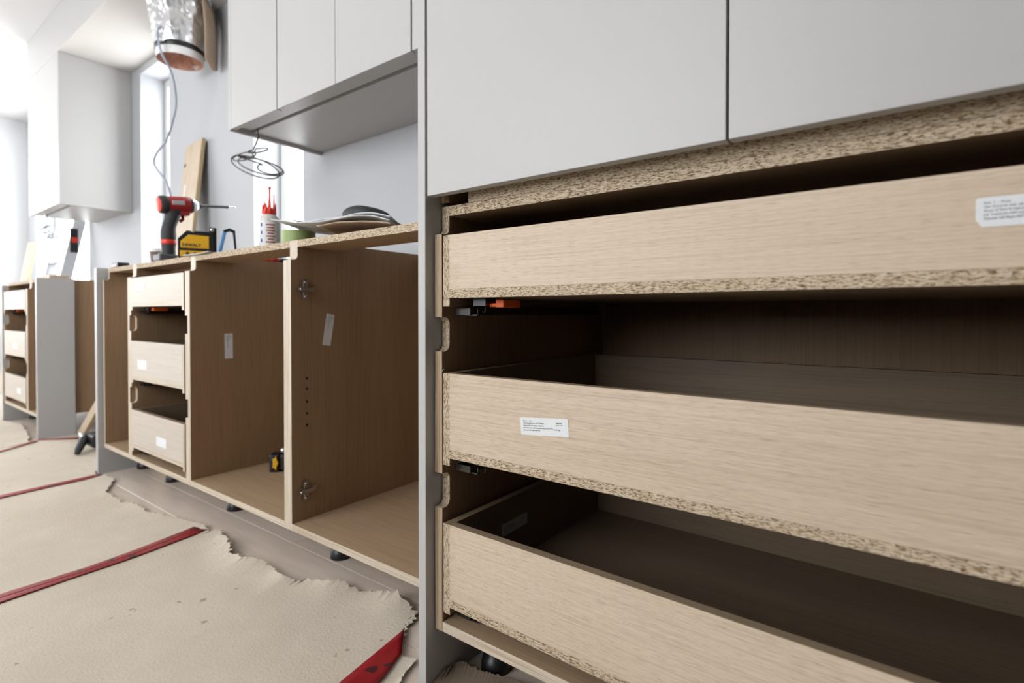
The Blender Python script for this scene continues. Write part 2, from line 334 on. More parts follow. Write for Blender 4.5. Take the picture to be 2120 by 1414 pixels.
# ------------------------------------------------------------------ cabinets
T, ZB, ZD, ZT = .018, .115, .133, .886
CN = [(.402, .339), (.684, .622)]
def gable(parent, x0, x1, y0, yb, notches, rec=.0195, band='bandz', raw='chipz'):
    """side board with the stepped top recess and, on drawer units, two recesses for the pull channel"""
    pts = [(yb, ZB), (yb, ZT), (y0+rec, ZT)]; em = ['v', 'v', 'c']
    def arc(cy, cz, a0, a1, r=.012): return [(cy+r*math.cos(math.radians(a0+(a1-a0)*k/4)), cz+r*math.sin(math.radians(a0+(a1-a0)*k/4))) for k in range(5)]
    r = .012
    q = arc(y0+rec-r, .833+r, 0, -90); pts += q; em += ['c']*len(q)
    pts.append((y0, .833)); em.append('b')
    for hi, lo in sorted(notches, reverse=True):
        pts.append((y0, hi)); em.append('c')
        for q in (arc(y0+rec-r, hi-r, 90, 0), arc(y0+rec-r, lo+r, 0, -90)): pts += q; em += ['c']*len(q)
        pts.append((y0, lo)); em.append('b')
    pts.append((y0, ZB)); em.append('v')
    ix = {'v': 0, 'c': 1, 'b': 2}
    MB().prism(pts, 'x', x0, x1, 0, [ix[e] for e in em]).build('gable', ['venz', raw, band], parent)
def leg(parent, x, y):
    mb = MB(); mb.lathe([(0, ZB), (.034, ZB), (.034, ZB-.012), (.021, ZB-.016), (.021, .03), (.026, .026), (.030, .012), (.030, 0), (0, 0)], 20, 0, (x, y, 0)); mb.build('leg', 'black', parent)
def drawer(parent, x0, x1, yf, yb, zs, lines=None, st=None, xf=None, clips=True, right_clip=True, fm='front'):
    ztop, zface, zbot, zside = zs; t = .0155
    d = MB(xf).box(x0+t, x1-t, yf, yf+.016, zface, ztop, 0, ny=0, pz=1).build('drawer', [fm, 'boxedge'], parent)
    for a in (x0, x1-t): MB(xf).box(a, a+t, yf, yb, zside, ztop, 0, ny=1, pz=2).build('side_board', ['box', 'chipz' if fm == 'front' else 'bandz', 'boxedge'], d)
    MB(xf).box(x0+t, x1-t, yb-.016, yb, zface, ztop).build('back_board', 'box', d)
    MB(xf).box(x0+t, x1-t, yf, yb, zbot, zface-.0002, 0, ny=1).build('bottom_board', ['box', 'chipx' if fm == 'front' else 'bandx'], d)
    if st: sticker(d, st[0], st[1], st[2], st[3], st[4], lines, xf, st[5] if len(st) > 5 else 0)
    if clips:
        for s in ((1, -1) if right_clip else (1,)):
            xe = x0+t if s == 1 else x1-t
            def X(a, b): return (xe+a, xe+b) if s == 1 else (xe-b, xe-a)
            mb = MB(xf); z = zbot
            mb.box(*X(.026, .054), yf+.034, yf+.064, z-.014, z-.0005)
            mb.box(*X(.006, .034), yf+.034, yf+.042, z-.031, z-.029); mb.tube([(X(.036, .036)[0], yf+.034, z-.030), (X(.037, .037)[0], yf+.034, z-.018)], .0012, 6)
            mb.tube([(X(.052, .052)[0], yf+.036, z-.014), (X(.052, .052)[0], yf+.036, z-.024), (X(.048, .048)[0], yf+.036, z-.025)], .0010, 6)
            mb.build('slide_clip', 'clip', d)
            mb = MB(xf); mb.box(*X(.054, .074), yf+.045, yf+.058, z-.0155, z-.009); mb.box(*X(.070, .088), yf+.042, yf+.092, z-.0165, z-.003); mb.build('release_lever', 'orange', d, bevel=.001)
            mb = MB(xf); mb.box(*X(-.012, .022), yf+.03, yb-.03, z-.030, z-.018); mb.build('slide_rail', 'darksteel', d)
    return d
def unit(name, label, x0, x1, y0=.765, yb=1.345, drawers=False, legs=(1, 1), group='base cabinets along the wall', loc=None):
    u = thing(name, label, 'cabinet', (x0, y0, 0), group)
    n = CN if drawers else []
    gable(u, x0, x0+T, y0, yb, n, raw='bandz'); gable(u, x1-T, x1, y0, yb, n, raw='bandz')
    MB().box(x0+T, x1-T, y0, yb, ZB, ZD, 0, ny=1).build('deck', ['venx', 'bandx'], u)
    MB().box(x0+T, x1-T, y0+.0195, y0+.145, ZT-.018, ZT, 0, ny=1).build('front_rail', ['venx', 'chipx'], u)
    MB().box(x0+T, x1-T, yb-.12, yb-.008, ZT-.018, ZT, 0, ny=1).build('rear_rail', ['venx', 'chipx'], u)
    MB().box(x0+T, x1-T, yb-.008, yb, ZD, ZT).build('back_panel', 'venz', u)
    if legs[0]: leg(u, x0+.035, y0+.14); leg(u, x0+.035, yb-.09)
    if legs[1]: leg(u, x1-.035, y0+.14); leg(u, x1-.035, yb-.09)
    return u
DZ = [(.829, .7335, .7175, .703), (.584, .4485, .4335, .420), (.315, .181, .167, .154)]
STK = ['Dwr. 3  -  Front', 'Cab: Hood int. hem cab 7 500/494', 'Sheet: 27 Part: 8 Cabinet: BA23 N', 'Job: Townhome 3359 Lamartin Kitchen 293-CY E', 'Material: 5/8 Maple MATTE', 'CR new edge', 'box']
# --- tall cabinet on the right: end panel, drawer base, upper carcass with two doors
XG, YT, YTB, XE = -.682, .683, 1.325, .372
mb = MB(); mb.box(-.7035, -.6845, .662, YW-.002, 0, ZC-.002); tag(mb.build('end_panel', 'lacquer', bevel=.0008, loc=(-.694, .662, 0)), 'tall pale grey end panel standing beside the wide drawer cabinet', 'panel')
U = thing('drawer_cabinet', 'wide oak veneer drawer cabinet with three open drawers beside the tall panel', 'cabinet', (XG, YT, 0))
gable(U, XG, XG+T, YT, YTB, CN, band='bandtall'); gable(U, XE-T, XE, YT, YTB, CN, band='bandtall')
MB().box(XG+T, XE-T, YT, YTB-.01, ZB, ZD, 0, ny=1).build('deck', ['venx', 'bandx'], U, bevel=.0006)
MB().box(XG+T, XE-T, YT+.0195, YTB-.01, ZT-.018, ZT, 0, ny=1).build('top_panel', ['venx', 'chipx'], U)
MB().box(XG+T, XE-T, YTB-.012, YTB, ZD, ZT).build('back_panel', 'venz', U)
for x in (-.632, XE-.05):
    for y in (.80, 1.24): leg(U, x, y)
YD, DX0, DX1 = .680, -.658, XE-T-.006
d1 = drawer(U, DX0, DX1, YD, 1.243, DZ[0], ['Dwr. 1  -  Front']+STK[1:], ((.0565, YD, .7735), (1, 0, 0), (0, 0, 1), .089, .0285, .0045))
a5 = math.radians(5)
d2 = drawer(U, DX0, DX1, YD, 1.243, DZ[1], STK, ((-.4865, YD, .4975), (math.cos(a5), 0, math.sin(a5)), (-math.sin(a5), 0, math.cos(a5)), .0885, .0275))
rx = Matrix.Translation((DX0, YD, 0)) @ Matrix.Rotation(math.radians(-.95), 4, 'Z') @ Matrix.Translation((-DX0, -YD, 0))
d3 = drawer(U, DX0, DX1-.012, YD, 1.243, DZ[2], xf=rx)
sticker(d3, (-.6425, .828, .243), (0, 1, 0.02), (0, -.02, 1), .086, .024, STK, rx)
# a torn splinter at the corner of the middle drawer
MB().tube([(-.6605, .676, .5835), (-.6575, .678, .589), (-.655, .679, .591)], .0006, 5).build('splinter', 'bandx', d2)
# upper carcass with doors
V = thing('tall_cabinet', 'grey upper cabinet with two slab doors above the wide drawers', 'cabinet', (XG, .662, .889))
zt = ZC-.004
MB().box(XG, XG+T, .702, 1.345, .893, zt).build('gable', 'venz', V); MB().box(XE-T, XE, .702, 1.345, .893, zt).build('gable', 'venz', V)
MB().box(XG+T, XE-T, .702, 1.345, .93, .948).build('bottom_panel', 'venx', V)
MB().box(XG+T, XE-T, 1.335, 1.345, .948, zt).build('back_panel', 'venz', V)
MB().box(-.618, XE-T, .7026, .80, ZT+.0005, .93, 0, ny=1, nx=1).build('spacer_strip', ['venx', 'chipx'], V)
for a, b in ((-.6795, -.1720), (-.1685, .338)):
    MB().box(a, b, .662, .681, .899, zt-.003).build('door', 'lacquer', V, bevel=.0009, seg=2)
MB().box(XE-.032, XE, .662, .701, .899, zt-.003).build('filler_strip', 'lacquer', V)
# --- near run
XA, XB, XC, XD, XZ = -2.757, -2.449, -1.922, -1.312, -.722
ua = unit('base_cabinet', 'narrow open base cabinet left of the three-drawer unit with the driver above', XA, XB, legs=(1, 0))
ub = unit('base_cabinet', 'narrow three-drawer base cabinet below the cordless driver', XB, XC, drawers=True, legs=(1, 0))
uc = unit('base_cabinet', 'open base cabinet holding the black and yellow tool', XC, XD, legs=(1, 0))
ud = unit('base_cabinet', 'open base cabinet with hinge plates and shelf pin holes', XD, XZ, legs=(1, 1))
def drawer_set(u, x0, x1, y0, stickers):
    for i, z in enumerate(DZ):
        w = .05; k = stickers[i]
        drawer(u, x0+T+.005, x1-T-.005, y0-.002, y0+.52, z, None, ((x0+(x1-x0)*k[0], y0-.002, z[1]+k[1]), (1, 0, 0), (0, 0, 1), .09, .034), fm='litfront')
drawer_set(ub, XB, XC, .765, ((.15, .045), (.17, .03), (.50, .028)))
sg = ['Gable', 'Cab: Base', 'Sheet: 12 Part: 3', 'Job: Townhome 3359 Lamartin Kitchen', 'Material: 5/8 Maple']
sticker(uc, (XC+T, .876, .620), (0, .01, -1), (0, 1, .01), .088, .028, sg)
sticker(ud, (XD+T, .872, .690), (0, -.16, -1), (0, 1, -.16), .088, .026, sg)
def hinge(z):
    x = XD+T; mb = MB()
    mb.box(x, x+.004, .786, .836, z-.008, z+.008); mb.box(x, x+.006, .797, .812, z-.026, z+.026); mb.box(x+.004, x+.013, .790, .822, z-.006, z+.006)
    for q in (-.019, .019): mb.lathe([(0, .009), (.005, .009), (.0055, .006), (.0055, 0)], 12, 0, (x, .8045, z+q), ((0, 1, 0), (0, 0, 1), (1, 0, 0)))
    mb.lathe([(0, .016), (.004, .016), (.005, .013), (.005, 0)], 12, 0, (x, .788, z), ((0, 1, 0), (0, 0, 1), (1, 0, 0)))
    mb.build('hinge_plate', 'hinge', ud, bevel=.001)
hinge(.755); hinge(.212)
for z in (.515, .487, .452, .420, .388):
    mb = MB(); mb.lathe([(0, .0005), (.0038, .0005), (.0040, -.002), (0, -.002)], 10, 0, (XD+T, .81, z), ((0, 1, 0), (0, 0, 1), (1, 0, 0))); mb.build('pin_hole', 'black', ud)
mb = MB(); mb.box(-2.790, -2.764, .745, .915, 0, .8865); tag(mb.build('end_panel', 'lacquer', bevel=.0008, loc=(-2.777, .745, 0)), 'short grey end panel at the left end of the nearer base cabinets', 'panel')
# --- far run beyond the range gap
mb = MB(); mb.box(-3.824, -3.800, .757, .922, 0, .888); tag(mb.build('end_panel', 'lacquer', bevel=.0008, loc=(-3.81, .757, 0)), 'short grey end panel across the range gap, broad side in view', 'panel')
mb = MB(); mb.box(-4.668, -4.642, .757, .922, 0, .872); tag(mb.build('end_panel', 'lacquer', bevel=.0008, loc=(-4.655, .757, 0)), 'grey end panel at the far left edge beyond the far drawers', 'panel')
fa = unit('base_cabinet', 'narrow open base cabinet between the far drawers and the far grey panel', -4.055, -3.828, legs=(1, 1), group='base cabinets beyond the range gap')
fb = unit('base_cabinet', 'farthest three-drawer base cabinet at the left edge', -4.635, -4.057, drawers=True, legs=(1, 0), group='base cabinets beyond the range gap')
drawer_set(fb, -4.635, -4.057, .765, ((.60, .04), (.45, .03), (.60, .03)))
# --- wall cabinets
def wall_cab(label, x0, x1, doors, top=ZC-.004):
    u = thing('wall_cabinet', label, 'cabinet', (x0, YU, ZU), 'grey wall cabinets')
    z0 = ZU+.012; zt = top
    MB().box(x0, x1, YU+.021, YW-.002, z0+.018, zt, 0).build('carcass', 'lacquer', u)
    MB().box(x0, x1, YU+.021, YU+.072, z0, z0+.0178).build('front_underside', 'lacquer', u)
    MB().box(x0, x1, YU+.084, YW-.002, z0-.004, z0+.0178).build('rear_underside', 'lacquer', u)
    for a, b in doors: MB().box(a, b, YU, YU+.019, ZU, zt-.002).build('door', 'lacquer', u, bevel=.0009)
    return u
wall_cab('single-door grey wall cabinet above the coiled cable', -2.0565, -1.7305, [(-2.0560, -1.7325)])
wall_cab('two-door grey wall cabinet beside the tall panel', -1.7300, -1.0600, [(-1.7275, -1.3990), (-1.3972, -1.0625)])
wall_cab('grey wall cabinet mostly hidden by the tall panel', -1.0590, -.7050, [(-1.0570, -.7070)])
mb = MB(); mb.box(-2.075, -2.057, YU, YW-.002, ZU-.003, ZC-.002, 0, nz=1); tag(mb.build('side_panel', ['lacquer', 'lacq_edge'], bevel=.0006, loc=(-2.066, YU, ZU)), 'grey side panel closing the left end of the near wall cabinets', 'panel')
wall_cab('far grey wall cabinet with two doors above the ladder', -5.07, -4.330, [(-5.068, -4.80), (-4.797, -4.332)], 2.359)
mb = MB(); mb.box(-4.328, -4.310, YU, YW-.002, ZU-.003, 2.358, 0, nz=1); tag(mb.build('side_panel', ['lacquer', 'lacq_edge'], bevel=.0006, loc=(-4.319, YU, ZU)), 'broad grey side panel of the far wall cabinet', 'panel')

# ------------------------------------------------------------------ floor protection paper and tape
def wr(x, y): return .0035+.0022*noise.noise((x*3.1, y*3.1, 1.7))+.0011*noise.noise((x*11, y*11, 5.1))
def resample(pl, n):
    P = [Vector(p) for p in pl]; d = [0]
    for a, b in zip(P, P[1:]): d.append(d[-1]+(b-a).length)
    out = []
    for i in range(n):
        s = d[-1]*i/(n-1); k = max(j for j in range(len(d)) if d[j] <= s+1e-9); k = min(k, len(P)-2)
        out.append(P[k].lerp(P[k+1], (s-d[k])/max(1e-9, d[k+1]-d[k])))
    return out
def sheet(label, edge, base, y0, z, lift=.010, n=240, seed=0, mat='paper', jag=.007, name='floor_paper'):
    E = resample(edge, n); Y = 46; rng = random.Random(seed); pts = []
    tooth = [rng.uniform(-1, 1) for _ in range(n)]; J = []
    for i in range(n):
        t = Vector((E[min(i+1, n-1)]-E[max(i-1, 0)])).normalized(); nn = Vector((-t.y, t.x))
        if nn.y < 0: nn = -nn
        j = 1.35*jag*(.9*noise.noise((i*.29, seed*3.3, 0))+.6*tooth[i]*(tooth[i-1] > .1)+1.2*noise.noise((i*.07, seed, 4)))
        if i > n-4 or i < 3: j = 0
        J.append(nn*j)
    for k in range(Y):
        v = 1-(1-k/(Y-1))**2.6; row = []
        for i in range(n):
            s = i/(n-1); b = Vector((base[0]+(base[1]-base[0])*s, y0)); p = b.lerp(E[i], v)
            dd = (E[i]-p).length; p = p+J[i]*max(0, 1-dd/.03)
            l = lift*max(0, 1-dd/.09)**2*(.7+1.2*noise.noise((p.x*8, seed*2.0, 0)))
            if seed == 1: l *= min(1, max(0, (-.89-p.x)/.07))*min(1, max(0, (p.x+1.74)/.08))
            row.append((p.x, p.y, z+wr(p.x, p.y)+max(0, l)))
        pts.append(row)
    o = MB().grid(pts).build(name, mat, solid=.0016, loc=(0, 0, 0))
    return tag(o, label, 'floor paper', 'torn protective paper strips on the floor')
eA = [(-1.742, .768), (-1.70, .764), (-1.655, .757), (-1.604, .742), (-1.545, .720), (-1.500, .706), (-1.449, .700), (-1.38, .735), (-1.30, .730), (-1.254, .722), (-1.21, .755), (-1.162, .778), (-1.083, .805), (-.999, .832), (-.93, .835), (-.886, .828), (-.856, .771), (-.815, .707)]
sheet('cream protective paper strip in the foreground with a ragged torn edge', eA, (-1.705, -.45), -1.6, .003, lift=.022, seed=1, jag=.009)
eB = [(-2.70, .757), (-2.66, .756), (-2.61, .752), (-2.575, .746), (-2.51, .712), (-2.451, .687), (-2.388, .681), (-2.249, .691), (-2.067, .706), (-1.953, .733), (-1.859, .757), (-1.783, .756), (-1.735, .750)]
sheet('cream protective paper strip below the three-drawer unit with the driver', eB, (-2.64, -1.66), -1.6, .0015, lift=.006, seed=2)
eC = [(-3.74, .745), (-3.70, .80), (-3.63, .90), (-3.3, .94), (-2.98, .94), (-2.86, .93), (-2.812, .86), (-2.805, .74), (-2.76, .736), (-2.70, .735)]
sheet('cream protective paper strip reaching into the range gap', eC, (-3.50, -2.62), -1.6, .0, lift=.004, seed=3, jag=.004)
eD = [(-4.75, .75), (-4.63, .750), (-4.485, .770), (-4.346, .790), (-4.20, .775), (-4.07, .762), (-3.95, .745), (-3.866, .737), (-3.77, .713), (-3.715, .70)]
sheet('farthest protective paper strip, in front of the far drawers', eD, (-4.70, -3.45), -1.6, .0015, lift=.008, seed=4)
eE = [(-.835, .704), (-.813, .705), (-.79, .706), (-.768, .715), (-.752, .672), (-.742, .648), (-.70, .643), (-.3, .640), (.3, .63)]
sheet('protective paper strip at the foot of the tall panel', eE, (-.42, .9), -1.6, .0008, lift=.004, seed=5, jag=.003)
eF = [(-.683, .70), (-.679, .742), (-.655, .751), (-.62, .757), (-.56, .772), (-.50, .765), (-.40, .755)]
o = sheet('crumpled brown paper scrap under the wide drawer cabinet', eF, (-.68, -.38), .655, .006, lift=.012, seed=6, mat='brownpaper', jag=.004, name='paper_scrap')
o['category'] = 'paper'; del o['group']
def tape(name, label, L_, R_, z, mat, group='red tape strips on the floor paper', n=60):
    A, B = resample(L_, n), resample(R_, n); pts = []
    for a, b in zip(A, B):
        pts.append([(a.lerp(b, s).x, a.lerp(b, s).y, z+wr(*a.lerp(b, s))) for s in (0, .25, .5, .75, 1)])
    o = MB().grid(pts).build(name, mat, solid=.0004, loc=(0, 0, 0)); return tag(o, label, 'tape', group)
tape('floor_tape', 'wide bright red tape at the foot of the tall panel', [(-.62, -.6), (-.725, 0), (-.831, .597), (-.857, .765)], [(-.50, -.6), (-.628, 0), (-.776, .644), (-.80, .706)], .0068, 'tape')
tape('floor_tape', 'red tape strip on the lower paper seam, left of the pair', [(-1.735, -1.2), (-1.757, .278), (-1.756, .449), (-1.777, .585), (-1.811, .735)], [(-1.705, -1.2), (-1.731, .274), (-1.734, .43), (-1.75, .575), (-1.783, .742)], .0060, 'tapepale')
tape('floor_tape', 'red tape strip on the lower paper seam, right of the pair', [(-1.703, -1.2), (-1.729, .274), (-1.732, .43), (-1.748, .575), (-1.781, .735)], [(-1.670, -1.2), (-1.702, .269), (-1.710, .383), (-1.721, .562), (-1.751, .752)], .0064, 'tape')
tape('floor_tape', 'thin red tape strip running to the near end panel', [(-2.69, -1.2), (-2.715, .432), (-2.733, .737)], [(-2.645, -1.2), (-2.673, .425), (-2.699, .747)], .0052, 'tape')
tape('floor_tape', 'faded red tape strip on the seam before the far end panel', [(-3.40, -1.2), (-3.607, .576), (-3.745, .742)], [(-3.365, -1.2), (-3.577, .572), (-3.715, .742)], .0048, 'tapepale')
tape('floor_tape', 'short red tape piece at the foot of the far end panel', [(-3.775, .745), (-3.70, .83), (-3.63, .915)], [(-3.735, .745), (-3.665, .82), (-3.60, .90)], .0050, 'tape')

# ------------------------------------------------------------------ things on and around the cabinets
def spline(pts, n):                                     # Catmull-Rom through pts
    P = [Vector(p) for p in pts]; P = [P[0]*2-P[1]]+P+[P[-1]*2-P[-2]]; out = []
    k = len(P)-3
    for i in range(n):
        t = i/(n-1)*k; j = min(int(t), k-1); f = t-j; a, b, c, d = P[j:j+4]
        out.append(.5*((2*b)+(c-a)*f+(2*a-5*b+4*c-d)*f*f+(3*b-a-3*c+d)*f**3))
    return out
ZR = ZT+.0002
# cordless impact driver standing on its battery, nose towards the wall
t = thing('cordless_driver', 'red and black cordless driver standing upright with a long bit', 'power tool', (-2.243, .83, ZR))
A = Vector((.0, .99, .12)).normalized(); AX = (Vector((1, 0, 0)), Vector((1, 0, 0)).cross(A)*-1, A); R0 = Vector((-2.243, .800, 1.074))
mb = MB(); mb.lathe([(.0245, .0), (.0285, .004), (.0295, .014), (.0285, .024), (.027, .026)], 24, 0, R0, AX); mb.build('rear_ring', 'rubber', t)
mb = MB(); mb.lathe([(0, -.004), (.018, -.003), (.0246, .0005)], 24, 0, R0, AX); mb.build('rear_cap', 'redcap', t)
mb = MB(); mb.lathe([(.0275, .024), (.0285, .035), (.0285, .06), (.029, .07), (.0285, .088), (.026, .094)], 24, 0, R0, AX)
mb.obox(R0+A*.058+Vector((0, 0, -.026)), (AX[0], A, Vector((0, -.12, .99))), (.017, .030, .010)); mb.build('body', 'red', t)
for sx in (-1, 1):
    mb = MB(); mb.obox(R0+A*.05+AX[0]*.0285*sx+Vector((0, 0, .004)), (AX[0], A, Vector((0, -.12, .99))), (.0012, .019, .007)); mb.build('side_badge', 'grey', t, bevel=.001)
mb = MB(); mb.lathe([(.0265, .088), (.0268, .096), (.025, .100)], 24, 0, R0, AX); mb.build('front_ring', 'rubber', t)
mb = MB(); mb.lathe([(.0245, .099), (.022, .110), (.016, .119), (.0115, .121)], 24, 0, R0, AX); mb.build('nose', 'alu', t)
mb = MB(); mb.lathe([(.0095, .120), (.0095, .130), (.0055, .131), (.0052, .225), (.003, .226), (.003, .245), (.0012, .252), (0, .252)], 14, 0, R0, AX, ms=[0, 0, 0, 0, 1, 1, 1]); mb.build('bit', ['black', 'steel'], t)
hp = [R0+A*.045+Vector((0, 0, -.018)), Vector((-2.243, .838, 1.03)), Vector((-2.243, .829, .995)), Vector((-2.243, .829, .955))]
mb = MB(); mb.tube(spline(hp, 12), [.024, .0235, .023, .0215, .0205, .0200, .0200, .0205, .0215, .022, .022, .0215], 16); mb.build('handle', 'rubber', t)
mb = MB(); mb.lathe([(.0222, .945), (.0232, .948), (.0232, .957), (.0222, .960)], 20, 0, (-2.243, .829, 0)); mb.build('red_band', 'redcap', t)
mb = MB(); mb.lathe([(.0215, .948), (.020, .93), (.0205, .908)], 16, 0, (-2.243, .829, 0)); mb.build('lower_grip', 'rubber', t)
mb = MB(); mb.box(-2.272, -2.214, .792, .872, ZR, .910); mb.build('battery', ['greydark'], t, bevel=.005, seg=2)
mb = MB(); mb.tube([R0+A*.072+Vector((0, 0, -.034)), R0+A*.074+Vector((0, 0, -.048)), R0+A*.064+Vector((0, 0, -.056))], .0055, 8); mb.build('trigger', 'red', t); t.scale = (1.14, 1.14, 1.14)
# cross line laser
t = thing('laser_level', 'yellow and black laser level beside the cordless driver', 'tool', (-2.052, .848, ZR), local=True, rz=math.radians(67))
pr = [(-.058, 0), (.056, 0), (.056, .100), (.036, .103), (-.004, .103), (-.010, .097), (-.018, .103), (-.030, .103), (-.058, .072)]
MB().prism([(a, b) for a, b in pr], 'y', 0, .052).build('housing', 'black', t, bevel=.003, seg=2)
MB().prism([(-.048, .040), (.040, .040), (.040, .086), (-.024, .088), (-.048, .064)], 'y', -.0025, .004).build('yellow_panel', 'yellow', t, bevel=.001)
MB().prism([(-.050, .008), (.040, .008), (.040, .031), (-.050, .031)], 'y', -.0025, .004).build('yellow_panel', 'yellow', t, bevel=.001)
mb = MB(); put_text(mb, 'DEWALT', .0145, (-.044, -.0030, .046), (1, 0, 0), (0, 0, 1)); mb.build('lettering', 'ink', t)
mb = MB()
for x in (-.028, -.004): mb.lathe([(0, -.0045), (.0055, -.0045), (.0055, 0)], 14, 0, (x, 0, .020), ((1, 0, 0), (0, 0, 1), (0, 1, 0)))
mb.build('button', 'black', t)
mb = MB(); mb.prism([(.050, .0), (.064, .0), (.064, .120), (.040, .120), (.040, .103), (.050, .103)], 'y', .006, .040); mb.build('bracket', 'black', t, bevel=.002)
mb = MB(); mb.lathe([(.0, -.004), (.007, -.004), (.007, .012)], 16, 0, (.050, .006, .111), ((1, 0, 0), (0, 0, 1), (0, 1, 0))); mb.build('knob', 'steel', t)
# glue bottle
t = thing('glue_bottle', 'translucent glue bottle with a red dripping cap', 'bottle', (-1.577, .862, ZR), local=True)
mb = MB(); mb.lathe([(0, 0), (.027, 0), (.0305, .004), (.0305, .088), (.029, .097), (.0235, .105), (.017, .110), (.0165, .116), (0, .116)], 28, 0); mb.build('bottle_body', 'cream', t)
va = math.radians(-28.6)                                   # the printed side looks to the room
mb = MB(); mb.lathe([(.0308, .010), (.0308, .086)], 18, 0, a0=va-.95, a1=va+.95); mb.build('label_sheet', 'sticker', t)
mb = MB()
for i in range(7):
    hw = (.42, .34, .40, .30, .42, .28, .44)[i]
    mb.lathe([(.0310, .073-i*.0088), (.0310, .0775-i*.0088)], 10, 0, a0=va+.12-hw, a1=va+.12+hw)
mb.build('label_print', 'redink', t)
mb = MB()
for i in range(3): mb.lathe([(.0310, .070-i*.024), (.0310, .080-i*.024)], 4, 0, a0=va-.86, a1=va-.68)
for a in (-.88, .86): mb.lathe([(.03105, .014), (.03105, .084)], 2, 0, a0=va+a, a1=va+a+.03)
mb.build('label_mark', 'blueink', t)
mb = MB(); mb.lathe([(.0175, .108), (.019, .112), (.018, .124), (.013, .130), (0, .131)], 20, 0)
for i, (a, h, r) in enumerate(((200, .150, .0032), (150, .141, .003), (250, .139, .004), (300, .142, .0035), (20, .170, .0026), (60, .146, .0035), (340, .150, .003))):
    a = math.radians(a); c = Vector((.0155*math.cos(a), .0155*math.sin(a), 0))
    mb.tube([c+Vector((0, 0, .112)), c*1.08+Vector((0, 0, .126)), c*1.16+Vector((0, 0, h))], [r*1.5, r, r*.45], 8)
mb.tube([(0, 0, .126), (0, 0, .14), (.001, .001, .165), (0, .001, .186), (.001, .001, .1935), (.002, .002, .197)], [.006, .0036, .0024, .0024, .0042, .0012], 8)
mb.build('cap', 'redcap', t)
# green tape roll under the papers
t = thing('tape_roll', 'roll of green tape propping up the loose papers', 'tape', (-1.425, .868, ZR), local=True)
mb = MB(); mb.lathe([(.040, 0), (.047, 0), (.047, .044), (.040, .044), (.040, 0)], 36, 0, smooth=False); mb.build('tape_winding', 'green', t)
mb = MB(); mb.lathe([(.037, 0), (.0398, 0), (.0398, .044), (.037, .044), (.037, 0)], 36, 0, smooth=False); mb.build('core', 'cardboard', t)
# loose papers
def papers(name, label, prof, y0, y1, dz, mat, ysl=0, solid=.0012, shear=-.75):
    P = spline([(x, z, 0) for x, z in prof], 40); pts = []
    for j in range(14):
        f = j/13; pts.append([(p.x+shear*(y1-y0)*f, y0+(y1-y0)*f, p.y+dz+ysl*f+.0025*noise.noise((p.x*14, f*3, dz*900))) for p in P])
    return tag(MB().grid(pts).build(name, mat, solid=solid), label, 'paper', 'loose papers on the base cabinets')
papers('paper_sheet', 'brown cardboard sheet beneath the loose white papers', [(-1.20, .916), (-1.12, .914), (-1.04, .910), (-.98, .903), (-.915, .893)], .780, .98, 0, 'cardboard', .004, .002)
papers('paper_sheet', 'lower white paper sheet draped over the green tape roll', [(-1.43, .955), (-1.37, .944), (-1.31, .9335), (-1.25, .926), (-1.16, .923), (-1.06, .9225), (-.98, .914), (-.925, .899)], .784, .985, .0025, 'sheetpaper', .004)
papers('paper_sheet', 'top white paper sheet with a black pouch on it', [(-1.38, .954), (-1.33, .9415), (-1.27, .932), (-1.16, .928), (-1.06, .9275), (-.99, .921), (-.94, .908)], .80, .99, .0050, 'sheetpaper', .004)
papers('paper_sheet', 'white paper sheet lying under the laser level corner', [(-1.97, .890), (-1.90, .8885), (-1.83, .8885), (-1.78, .8905)], .770, .815, 0, 'sheetpaper', 0)
# black pouch on the papers
mb = MB(); rings = []
for k in range(9):
    f = k/8; r = math.sqrt(max(0, 1-f**2.6)); rings.append([(-1.135+.064*r*math.copysign(abs(math.cos(a))**.7, math.cos(a))*(1-.15*f)+.010*f*-1, .885+.05*r*math.copysign(abs(math.sin(a))**.7, math.sin(a)), .9455+.030*f-.10*max(0, math.cos(a))*.078*r*f) for a in [2*math.pi*i/28 for i in range(29)]])
mb.grid(rings); t = tag(mb.build('tool_pouch', 'rubber', loc=(-1.105, .885, .945)), 'flat black pouch lying on top of the papers', 'pouch')
# small blue clamp
t = thing('spring_clamp', 'small clamp with one blue and one black arm near the laser level', 'clamp', (-1.80, .842, ZR), local=True, rz=math.radians(62))
MB().prism([(-.032, 0), (-.022, 0), (-.004, .078), (-.014, .082)], 'y', 0, .016).build('blue_arm', 'blue', t, bevel=.002)
MB().prism([(.020, .0), (.026, 0), (.021, .078), (.013, .076)], 'y', 0, .016).build('black_arm', 'black', t, bevel=.002)
MB().prism([(-.015, .080), (.004, .088), (.022, .080), (.018, .072), (.004, .079), (-.011, .073)], 'y', -.001, .017).build('bridge', 'black', t, bevel=.001)
# paper cup and little black box on the left end
t = thing('paper_cup', 'small brown paper cup with a white lid', 'cup', (-2.40, .845, ZR), local=True)
mb = MB(); mb.lathe([(0, 0), (.019, 0), (.025, .052), (0, .052)], 24, 0); mb.build('cup_body', 'cup', t)
mb = MB(); mb.lathe([(.0265, .050), (.0265, .055), (.024, .057), (.0235, .063), (0, .063)], 24, 0); mb.build('lid', 'white', t)
mb = MB(); mb.lathe([(.0206, .012), (.0245, .046)], 10, 0, a0=-.2, a1=1.2); mb.build('glare_patch', 'white', t)  # white patch paints the blown-out glare on the cup's right side
t = thing('battery_pack', 'little black battery pack at the left end of the near cabinets', 'battery', (-2.70, .805, ZR), local=True)
MB().box(-.036, .036, -.015, .03, 0, .022).build('case', 'black', t, bevel=.003); MB().box(-.028, .022, -.0158, -.014, .004, .010).build('stripe', 'red', t)
